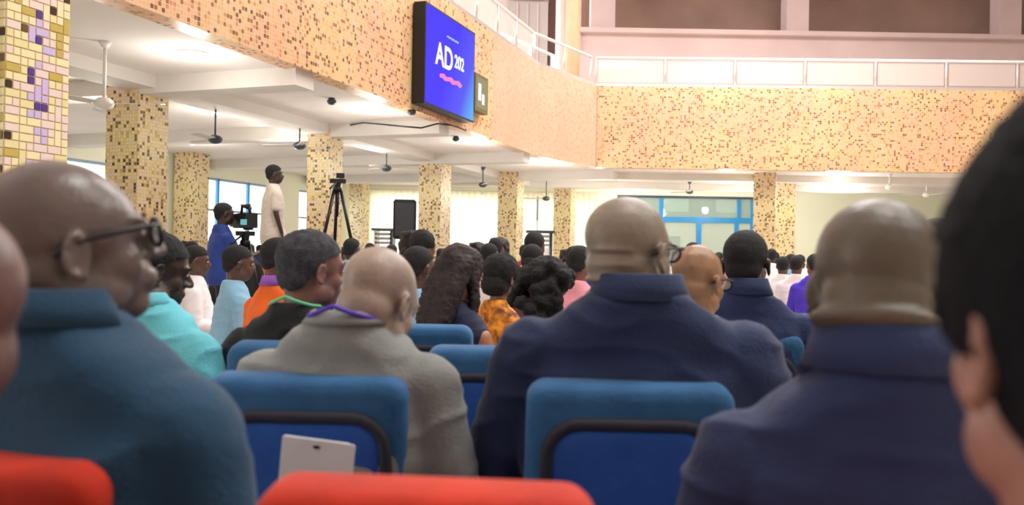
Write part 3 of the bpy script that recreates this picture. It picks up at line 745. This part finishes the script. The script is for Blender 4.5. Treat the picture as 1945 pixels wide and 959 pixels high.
    if o.get('eyes', True) and not o.get('proto'):
        for sx in (-1, 1):
            bm = bmesh.new(); ell(bm, (sx*.031, .0815, .003), (.0105, .009, .0065), M); finish(bm, 'eye', mat('eye_white', (225, 218, 210), .3), ob, True)
            bm = bmesh.new(); ell(bm, (sx*.031, .0890, .003), (.005, .0022, .0052), M); finish(bm, 'iris', M_black, ob, True)
            bm = bmesh.new(); tube(bm, [M @ Vector((sx*x, y, z)) for x, y, z in ((.014, .097, .024), (.030, .094, .029), (.046, .082, .023))], .0028*s, 6); finish(bm, 'eyebrow', M_hair, ob, True)
    if o.get('glasses'):
        g = empty('glasses', (0, 0, 0)); bpy.data.objects.remove(g)
        wx = o.get('hw', 1.0)
        bm = bmesh.new(); T = o.get('gt', .0032)
        for sx in (-1, 1):
            pts = [M @ Vector((sx*.034*wx + .025*math.cos(a)*(1), .104 - abs(.034*0), .001 + .019*math.sin(a))) for a in [2*PI*k/20 for k in range(20)]]
            tube(bm, pts, T, 6, closed=True)
            tube(bm, [M @ Vector((sx*x*wx, y, z)) for x, y, z in ((.060, .104, .010), (.074, .085, .012), (.080, .03, .009), (.081, -.005, .005), (.078, -.035, -.008))], T*o.get('ga', 1), 6)
        tube(bm, [M @ Vector(p) for p in ((-.010, .106, .008), (0, .109, .011), (.010, .106, .008))], T, 6)
        fr_ = finish(bm, 'glasses', M_black, ob, True)
        for sx in (-1, 1):
            bm = bmesh.new(); ell(bm, (sx*.034*wx, .104, .001), (.0235, .0012, .0175), M); finish(bm, 'lens', M_lens, fr_, True)
    if o.get('lanyard'):
        bm = bmesh.new(); a_ = nr*1.14+.010; pts = []
        for k in range(25):
            th = PI + PI*k/24; pts.append((a_*math.cos(th), ty-.014 + (a_+.004)*math.sin(th), shz+o.get('lz', .09) - .03*abs(math.cos(th))))
        pts = [(-a_*.9, ty+.09, shz-.02)] + pts + [(a_*.9, ty+.09, shz-.02)]
        tube(bm, pts, .0055, 6)
        for v in bm.verts: v.co.z = (v.co.z)  
        finish(bm, 'lanyard', o['lanyard'], ob, True)
    return ob
M_lens = glass('spectacle_lens', (235, 240, 245), .35, .02)

NAVY = cloth('navy_suit_cloth', (34, 50, 92)); NAVY2 = cloth('dark_navy_suit_cloth', (32, 48, 86)); TEAL = cloth('teal_blue_suit_cloth', (24, 66, 96)); GREY = cloth('grey_jacket_cloth', (140, 144, 142), .12)
BLK = cloth('black_cloth', (30, 31, 34)); TURQ = cloth('turquoise_cotton', (110, 208, 224), .06); WH = cloth('white_cotton', (244, 236, 238), .04); LB = cloth('light_blue_cotton', (140, 190, 220), .08)
OR = cloth('orange_cloth', (246, 110, 32), .08); CRM = cloth('cream_trouser_cloth', (232, 226, 210), .05); PURP = cloth('violet_cloth', (78, 50, 200), .15); PINK = cloth('pink_shirt_cloth', (240, 160, 175), .15)
BLUEC = cloth('royal_blue_cotton', (38, 66, 150), .1); YEL = mat('orange_yellow_print', (250, 160, 40), .8, 0, 22, c2=(110, 50, 24)); NAVP = cloth('deep_navy_dress', (34, 38, 70)); BEI = cloth('beige_shirt_cloth', (214, 200, 186), .06)

# chairs in the near rows
c_ = chair_px(-55, 868, R(-6), 'r', 'red velvet chair at the bottom left corner, behind the man in teal')
c_.scale.x = .92
c_ = chair_px(812, 928, R(-5), 'r', 'empty red velvet chair at the bottom middle of the photo'); c_.scale.x = .89
chair_px(1690, 1010, R(-5), 'r', 'red velvet chair under the navy suited man on the right')
chair_px(588, 716, R(-1), 'b', 'blue velvet chair with a white card on its back')
chair_px(1195, 730, R(-1), 'b', 'blue velvet chair in front of the camera, behind the big man in navy')
chair_px(580, 654, R(-1), 'b', 'blue velvet chair mostly hidden by the man in the grey jacket')
chair_px(955, 663, R(-1), 'b', 'blue velvet chair seen between the grey jacket and the navy jacket')
chair_px(1330, 668, R(-1), 'b', 'blue velvet chair hidden in front of the big man in navy')
chair_px(788, 620, R(-2), 'b', 'blue velvet chair just behind the woman with long straight hair')
chair_px(1407, 635, R(-2), 'b', 'blue velvet chair under the navy suited man near the blue doors')

# white card on the chair back
p = at(596, 905, 1.70); t = empty('card', (p.x, p.y, p.z-.05), R(-2), 'white card with a dark punched slot stuck in the blue chair back', 'card')
MC = Matrix.Rotation(R(6), 4, 'Y') @ Matrix.Rotation(R(6), 4, 'X')
bm = bmesh.new(); slab(bm, .142, .125, .006, [(0, 0), (.0025, 0)]); bmesh.ops.transform(bm, matrix=MC, verts=bm.verts); finish(bm, 'sheet', mat('white_card', (246, 250, 250), .5, .04, 12), t)
bm = bmesh.new(); slab(bm, .135, .12, .006, [(.004, 0), (.006, 0)]); bmesh.ops.transform(bm, matrix=Matrix.Translation((-.006, 0, .006)) @ MC, verts=bm.verts); finish(bm, 'backing_sheet', mat('white_card', (246, 250, 250), .5), t)
bm = bmesh.new(); slab(bm, .014, .006, .002, [(-.0015, 0), (0, 0)], z0=.108, x0=-.004); bmesh.ops.transform(bm, matrix=MC, verts=bm.verts); finish(bm, 'slot', M_black, t)

P = person
P(dict(label='bald man in black-rimmed glasses and a teal blue suit, front left', head=(134, 466, 1.22), yb=16, yh=54, pitch=11, s=1.03, hw=1.05, near=True, vox=.0045, sw=.215, sd=.165, neck=.072, fat=1.08,
       skin=skin('sheen_brown', (104, 92, 88), .30), top=TEAL, collar=True, colh=.045, glasses=True, gt=.0038, ga=1.1, rolls=[((0, -.050, -.090), (.064, .040, .026))], lean=.03, seed=3, side=.0, wsc=5))
P(dict(label='dark shaven-headed man in a navy suit with a deep neck crease, front right', head=(1667, 552, 1.24), yb=5, yh=26, earx=.068, pitch=-16, s=1.06, hw=1.07, near=True, vox=.0045, smooth=6, sw=.205, sd=.162, neck=.075,
       skin=S_olive, top=NAVY, collar=True, colh=.06, ck=1.06, rolls=[((0, -.064, -.056), (.080, .050, .022)), ((0, -.040, -.095), (.076, .050, .02))], lean=.05, seed=5))
P(dict(label='big bald man in glasses and navy suit with folds at his nape', head=(1196, 478, 1.98), yb=5, yh=44, pitch=-2, s=1.04, hw=1.12, near=True, vox=.004, smooth=14, sw=.255, sd=.165, neck=.080, fat=1.06, arm=.078,
       skin=S_grey, top=NAVY2, collar=True, colh=.055, glasses=True, rolls=[((.006, -.058, .000), (.062, .056, .013)), ((.004, -.056, -.032), (.066, .055, .014)), ((.002, -.054, -.064), (.070, .053, .015)), ((0, -.050, -.095), (.072, .050, .017))], lean=.06, seed=8, side=-.02))
P(dict(label='balding man in a grey jacket with a purple lanyard, head bowed', head=(722, 572, 1.98), yb=8, yh=32, pitch=-24, s=1.0, hw=1.0, near=True, vox=.005, sw=.195, sd=.105, neck=.062,
       skin=skin('pale_greyish_brown', (164, 146, 134)), top=GREY, collar=True, colh=.025, lanyard=mat('purple_ribbon', (88, 60, 190), .6), lz=.10, lean=.10, seed=11, side=.06, arm=.066, wr=.007))
P(dict(label='man with short greying hair, black top and green lanyard', head=(594, 512, 2.72), yb=10, yh=52, pitch=-4, near=True, vox=.006, sw=.19, sd=.18, skin=skin('rosy_brown', (134, 96, 88)), top=BLK,
       hair=('short', M_gh, .008, .003), lanyard=mat('green_ribbon', (110, 205, 150), .6), lz=.10, lean=.08, seed=4, side=.03))
P(dict(label='close-cropped man in navy suit near the blue doors', head=(1418, 500, 3.2), yb=8, yh=30, pitch=-2, vox=.007, sw=.2, sd=.17, skin=S_black, top=NAVY, collar=True, hair=('short', M_hair, .004, .0015), lean=.06, seed=6))
P(dict(label='light-skinned bald man in glasses behind the big navy suit', head=(1327, 533, 2.85), yb=15, yh=48, pitch=-8, vox=.006, sw=.18, sd=.19, skin=S_warm, top=cloth('light_shirt_cloth', (200, 196, 200)), glasses=True, lean=.08, seed=7))
P(dict(label='bearded man in a turquoise shirt leaning forward on the left', head=(300, 512, 2.8), yb=25, yh=58, pitch=-14, vox=.006, sw=.20, sd=.17, skin=S_black, top=TURQ, topname='shirt', collar=True, colh=.04, hair=('short', M_hair, .006, .002), beard=True,
       lean=.14, seed=9, wr=.008, side=-.05))
P(dict(label='dark-haired head at the right edge, closest to the camera', head=(2114, 622, .50), yb=0, yh=-2, pitch=0, near=True, vox=.004, smooth=8, sw=.20, sd=.26, neck=.062, skin=skin('lit_brown', (158, 112, 98)), top=cloth('black_shirt_cloth', (22, 24, 34)), topname='shirt',
       hair=('short', mat('dense_black_hair', (16, 17, 22), .9, .3, 60, .6, 300, spec=.2), .022, .002, .05), lean=.03, seed=2))
P(dict(label='face cropped by the left edge, closest on that side', head=(-190, 612, .80), yb=0, yh=-80, pitch=0, near=True, vox=.005, sw=.20, sd=.26, skin=skin('pinkish_brown', (106, 80, 76)), top=cloth('maroon_cloth', (110, 40, 36)), topname='shirt', lean=.03, seed=2))
P(dict(label='head in a dark cap half hidden at the far right, behind the navy suit', head=(1778, 492, 2.7), yb=5, yh=10, vox=.008, skin=S_dark, top=cloth('olive_cloth', (60, 64, 50)), hair=('short', mat('olive_cap', (52, 54, 46), .8), .010, 0), seed=3))
P(dict(label='woman with long straight dark hair and low-backed navy dress', head=(878, 522, 3.8), yb=38, yh=44, pitch=-14, vox=.008, sw=.165, sd=.19, neck=.048, skin=skin('bare_back_brown', (176, 118, 90)), top=NAVP, topname='dress', sleeve='none', hair=('long', M_dbh), lean=.10, seed=12, belly=.115))
P(dict(label='woman in an orange and yellow print dress with round dark hair', head=(957, 528, 4.75), yb=40, yh=48, pitch=-16, vox=.008, sw=.16, sd=.20, neck=.046, skin=S_mid, top=YEL, topname='dress', sleeve='short', hair=('round', M_hair), lean=.12, seed=13, belly=.115))
P(dict(label='person with curly black hair leaning beside the big navy suit', head=(1042, 545, 4.2), yb=40, yh=50, pitch=-22, vox=.008, sw=.16, sd=.20, neck=.048, skin=S_dark, top=NAVP, topname='dress', hair=('curly', M_hair), lean=.14, seed=14, belly=.12, tilt=12))
P(dict(label='person in a pink and white shirt resting their face on a hand', head=(1104, 500, 6.2), yb=45, yh=40, pitch=-6, vox=.01, sw=.18, skin=S_red, top=PINK, topname='shirt', hair=('short', M_hair, .008, .002), lean=.1, seed=15, sd=.20))
P(dict(label='man with a reddish brown face looking down, behind the curly hair', head=(1012, 495, 6.6), yb=40, yh=30, pitch=-14, vox=.01, skin=S_red, top=cloth('maroon_shirt_cloth', (96, 62, 70)), topname='shirt', hair=('short', M_hair, .006, .001), lean=.1, seed=16))
P(dict(label='man in a pale blue shirt right of the grey-jacketed man', head=(797, 508, 5.0), yb=30, yh=42, pitch=-3, vox=.01, skin=S_dark, top=LB, topname='shirt', hair=('short', M_hair, .006, .001), lean=.08, seed=17, sd=.20))
P(dict(label='person in white clothes and cream trousers seated sideways on the left', head=(374, 495, 7.0), yb=75, yh=70, pitch=-8, vox=.012, sw=.19, skin=S_dark, top=WH, topname='shirt', bottom=CRM, hair=('short', M_hair, .006, 0), lean=.02, seed=18, belly=.17))
P(dict(label='person in a light blue shirt seated sideways under the camera operator', head=(454, 500, 6.0), yb=58, yh=64, pitch=-6, vox=.01, sw=.19, skin=S_dark, top=LB, topname='shirt', bottom=cloth('blue_trouser_cloth', (90, 120, 170)), hair=('short', M_hair, .008, 0), lean=.06, seed=19))
P(dict(label='person in a bright orange jacket left of the green lanyard', head=(533, 492, 5.0), yb=35, yh=60, pitch=-4, vox=.01, sw=.19, skin=S_red, top=OR, hair=('short', M_hair, .006, 0), lean=.05, seed=20, collar=True, colm=cloth('purple_collar', (150, 90, 190)), sd=.21))
# three people in white and one in violet on the right
P(dict(label='person in white clothes just right of the navy suited man', head=(1487, 504, 11.5), yb=30, yh=20, vox=.014, skin=S_dark, top=WH, topname='shirt', bottom=WH, hair=('short', M_hair, .006, 0), lean=.02, seed=21))
P(dict(label='person in white clothes second from the navy suited man', head=(1513, 503, 11.0), yb=20, yh=30, vox=.014, skin=S_dark, top=WH, topname='shirt', bottom=WH, hair=('short', M_hair, .006, 0), lean=.02, seed=22))
P(dict(label='person in bright violet clothes beside those in white', head=(1546, 503, 9.5), yb=30, yh=0, vox=.014, skin=S_red, top=PURP, topname='shirt', bottom=PURP, hair=('short', M_hair, .006, 0), lean=.02, seed=23))
# standing camera crew on a low platform
PL = empty('camera_platform', at(540, 470, 11.2), -PHI, 'low dark platform that carries the camera crew', 'platform'); PL.location.z = 0
finish(B(-1.3, 1.7, -.8, .9, .40, .46), 'deck', M_dkal, PL)
for a in (-1.2, 1.6):
    for b in (-.7, .8): finish(B(a-.04, a+.04, b-.04, b+.04, 0, .40), 'leg', M_blackm, PL)
finish(B(-1.3, 1.7, -.82, -.80, .05, .40), 'skirt', BLK, PL)
shw = at(523, 330, 11.0)
P(dict(label='person standing in a pale shirt and dark trousers on the platform', head=(522, 331, 11.0), yb=60, yh=70, sit=False, ground=.46, vox=.012, sw=.18, sd=.20, skin=S_black, top=BEI, topname='shirt', sleeve='short', bottom=cloth('dark_purple_trousers', (62, 52, 74)), hair=('short', M_hair, .006, 0), lean=.02, seed=24,
       arml=((-.24, -.03, 1.08), (-.22, .14, .92))))
P(dict(label='camera operator standing in a royal blue shirt by the window', head=(427, 406, 9.6), yb=50, yh=62, sit=False, ground=0.0, vox=.011, sw=.19, sd=.20, skin=S_black, top=BLUEC, topname='shirt', sleeve='short', hair=('short', M_hair, .008, 0), lean=.04, seed=25,
       armr=((.27, .12, 1.12), (.12, .40, 1.22)), arml=((-.26, .14, 1.12), (-.02, .38, 1.18))))
def tripod(loc, h, spread, label, rz=0, head=True):
    t = empty('tripod', loc, rz, label, 'tripod')
    for k in range(3):
        a = R(90+120*k); bm = bmesh.new()
        top = Vector((.05*math.cos(a), .05*math.sin(a), h-.12)); ft = Vector((spread*math.cos(a), spread*math.sin(a), .02)); mid = top.lerp(ft, .5)
        tube(bm, [top, mid], .022); tube(bm, [mid, ft], .015); ell(bm, ft, .024); finish(bm, 'leg', M_blackm, t, True)
    bm = bmesh.new(); cone(bm, (0, 0, h-.45), .02, (0, 0, h-.08), .03, caps=False); ell(bm, (0, 0, h-.10), (.06, .06, .05)); finish(bm, 'column', M_blackm, t, True)
    bm = bmesh.new(); box(bm, (0, 0, h), (.20, .12, .05)); cone(bm, (0, 0, h-.07), .04, (0, 0, h), .05, caps=False); box(bm, (.03, 0, h+.07), (.10, .10, .06)); finish(bm, 'head', M_black, t)
    bm = bmesh.new(); tube(bm, [(0, -.05, h), (-.12, -.30, h-.12)], .012); finish(bm, 'pan_handle', M_black, t, True); return t
q = at(640, 400, 11.0); tripod((q.x, q.y, .46), at(640, 344, 11.0).z-.46, .42, 'tall black tripod standing in front of the third mosaic column', .3)
q = at(466, 450, 9.6); ch_ = at(466, 440, 9.6).z
tripod((q.x, q.y, 0), ch_-.02, .35, 'black tripod carrying the video camera by the window', .2)
t = empty('video_camera', (q.x, q.y, ch_+.04), R(40), 'black shoulder-size video camera with a small bright viewfinder screen', 'camera')
finish(B(-.07, .07, -.16, .18, 0, .16), 'body', M_black, t); bm = bmesh.new(); cone(bm, (0, .18, .08), .05, (0, .36, .08), .065, caps=False); finish(bm, 'lens', M_black, t, True)
finish(B(-.11, -.07, -.20, -.12, .03, .09), 'viewfinder', emis('viewfinder_glow', (120, 190, 195), .6), t); bm = bmesh.new(); tube(bm, [(0, -.12, .16), (0, -.10, .25), (0, .10, .25), (0, .12, .16)], .016); finish(bm, 'handle', M_black, t, True)
bm = bmesh.new(); tube(bm, [(.05, .0, .22), (.05, .22, .26)], .022); finish(bm, 'microphone', M_black, t, True)
# loudspeaker on a stand
q = at(769, 417, 14); zt = at(769, 380, 14).z; zb = at(769, 454, 14).z
t = empty('speaker_stand', (q.x, q.y, 0), 0, 'black pole stand under the loudspeaker', 'stand')
bm = bmesh.new(); tube(bm, [(0, 0, .2), (0, 0, zb)], .022); finish(bm, 'pole', M_blackm, t, True)
for k in range(3):
    a = R(30+120*k); bm = bmesh.new(); tube(bm, [(0, 0, .75), (.5*math.cos(a), .5*math.sin(a), .02)], .016); finish(bm, 'leg', M_blackm, t, True)
t = empty('loudspeaker', (q.x, q.y, zb), R(5), 'black loudspeaker box on a pole stand in front of the curtains', 'loudspeaker'); hS = zt-zb
bm = bmesh.new(); box(bm, (0, .0, hS/2), (.36, .34, hS)); bmesh.ops.bevel(bm, geom=bm.edges[:], offset=.02, segments=2, affect='EDGES'); finish(bm, 'cabinet', M_black, t)
finish(B(-.15, .15, -.182, -.17, .05, hS-.05), 'grille', mat('speaker_grille', (52, 54, 60), .6, .1, 120), t)
# grey cabinets at the far end
def cab(px0, px1, pyt, pyb, Z, label):
    a = at(px0, pyt, Z); b = at(px1, pyb, Z); zt = a.z; wd = b.x-a.x
    t = empty('equipment_rack', ((a.x+b.x)/2, Z, 0), 0, label, 'rack')
    finish(B(-wd/2-.08, wd/2+.08, -.3, .3, zt-.05, zt), 'top', M_dkal, t)
    for k in range(3): finish(B(-wd/2, wd/2, -.25, .25, zt-.10-.10*k-.05, zt-.10-.10*k), 'shelf', mat('grey_rack_metal', (150, 148, 152), .5), t)
    for sx in (-1, 1): finish(B(sx*wd/2-.03, sx*wd/2+.03, -.25, .25, 0, zt-.05), 'side', M_dkal if sx > 0 else M_steel, t)
    finish(B(-wd/2, wd/2, -.2, .2, .1, zt-.40), 'door', M_white, t)
cab(1006, 1046, 438, 456, 20, 'grey shelved equipment rack beside the middle mosaic column')
cab(716, 746, 434, 452, 20, 'grey shelved equipment rack left of the loudspeaker')
# white programme sheet on the right
q = at(1556, 650, 4.3)
chair(q.x-.02, q.y-.02, 0, 'b', 'blue velvet chair holding a white programme sheet, right of centre').location.z = 0
t = empty('programme_sheet', (q.x, q.y-.02, .93), 0, 'white programme sheet standing on a blue chair on the right', 'paper')
bm = bmesh.new(); slab(bm, .075, .17, .004, [(-.04, 0), (-.037, 0)]); bmesh.ops.transform(bm, matrix=Matrix.Rotation(R(-18), 4, 'Y'), verts=bm.verts); finish(bm, 'sheet', mat('programme_paper', (246, 232, 226), .7), t)

# ------------------------------------------------------------------ far audience
protos = []
hairs = [('short', M_hair, .007, 0), ('round', M_hair), ('short', M_hair, .004, 0), ('curly', M_dbh)]
SK = [S_dark, S_black, S_red, S_mid]
CL = [('white', WH), ('light blue', LB), ('dark', BLK), ('navy', NAVY), ('red', cloth('red_cotton', (190, 50, 50))), ('pink', PINK), ('grey', GREY), ('yellow', cloth('yellow_cotton', (225, 190, 80))), ('violet', PURP), ('orange', OR)]
for i in range(4):
    z = 1.26
    ob = person(dict(label='x', head=(-900-i, 0, 0), s=1.0, yb=0, yh=[0, 18, -8, 25][i], pitch=[0, -8, -3, -5][i], vox=.017, smooth=2, sw=.185, skin=SK[i], top=WH, topname='shirt', hair=hairs[i], lean=.04, seed=i+30, proto=True, wr=.004)) if False else None
def make_proto(i):
    return person(dict(label='person', head=(0.0, -20.0 - i, 1.26, 0), s=1.0, yb=0, yh=[0, 18, -8, 25][i], pitch=[0, -8, -3, -5][i], vox=.017, smooth=2, sw=.185, skin=SK[i], top=WH, topname='shirt', hair=hairs[i], lean=.04, seed=i+30, proto=True, wr=.004))
protos = [make_proto(i) for i in range(4)]
def kids(o): return [c for c in COL.objects if c.parent == o]
PK = [kids(p) for p in protos]
rnd = random.Random(21); used = []
def far_person(px, Z, py=None, ci=None, yaw=None):
    i = rnd.randrange(4); ci = rnd.randrange(len(CL)) if ci is None else ci
    q = at(px, 480, Z); pr = protos[i]
    r_ = pr.copy(); COL.objects.link(r_); dz = rnd.uniform(-.05, .05)
    r_.rotation_euler.z = -R(yaw if yaw is not None else rnd.uniform(5, 50)); r_.location = (q.x, q.y, 0)
    f_ = 1 + dz/1.26; r_.scale = (1, 1, f_)
    cn, cm = CL[ci]
    r_.material_slots[0].link = 'OBJECT'; r_.material_slots[0].material = SK[rnd.randrange(3)]
    hwd = ['cropped', 'rounded', 'shaved', 'curly'][i]
    where = next(w_ for lim, w_ in ((470, 'near the camera operator'), (600, 'below the standing man'), (720, 'below the tall tripod'), (830, 'below the loudspeaker'), (945, 'in front of the brightest curtain'),
                                    (1060, 'below the middle mosaic column'), (1160, 'below the far yellow column'), (1450, 'below the blue doors'), (9999, 'below the pair of right columns')) if px < lim)
    dep = 'front' if Z < 9.6 else ('middle' if Z < 13.5 else 'rear')
    lab = 'person in %s, %s hair, %s far rows, %s' % (cn, hwd, dep, where)
    tag(r_, lab, 'person', 'far audience in %s with %s hair, %s rows, %s' % (cn, hwd, dep, where))
    for ch in PK[i]:
        c = ch.copy(); COL.objects.link(c); c.parent = r_
        if ch.name.startswith('shirt'): c.material_slots[0].link = 'OBJECT'; c.material_slots[0].material = cm
    if Z < 7.6:
        chair(q.x, q.y-.14, r_.rotation_euler.z, 'b', 'blue chair under person in %s, %s' % (cn, where), 'far audience chairs', full=False)
taken = [(Vector(o.location[:2]), {'platform': 1.9, 'rack': .85, 'column': .7}.get(o['category'], .6)) for o in COL.objects if o.get('category') in ('person', 'column', 'platform', 'tripod', 'stand', 'rack') and o.location.y > 2.5]
def place(px, Z, ci=None):
    q = at(px, 480, Z).xy
    if any((q-t_).length < r0 for t_, r0 in taken): return
    taken.append((q, .58)); far_person(px, Z, ci=ci)
for Z in (7.0, 8.0, 9.1, 10.3, 11.6, 13.0, 14.5, 16.2, 18.0, 20.0):
    px = 338 + rnd.uniform(0, 30)
    while px < 1545:
        if not (Z < 9.5 and px < 585) and not (1440 < px and Z < 9.5) and not (Z < 8.5 and px > 1200):
            place(px, Z + rnd.uniform(-.25, .25), rnd.choice([0, 0, 1]) if px > 1440 else None)
        px += 1650/Z*rnd.uniform(.62, 1.15)
for pr, ks in zip(protos, PK):
    for c in ks: bpy.data.objects.remove(c)
    bpy.data.objects.remove(pr)
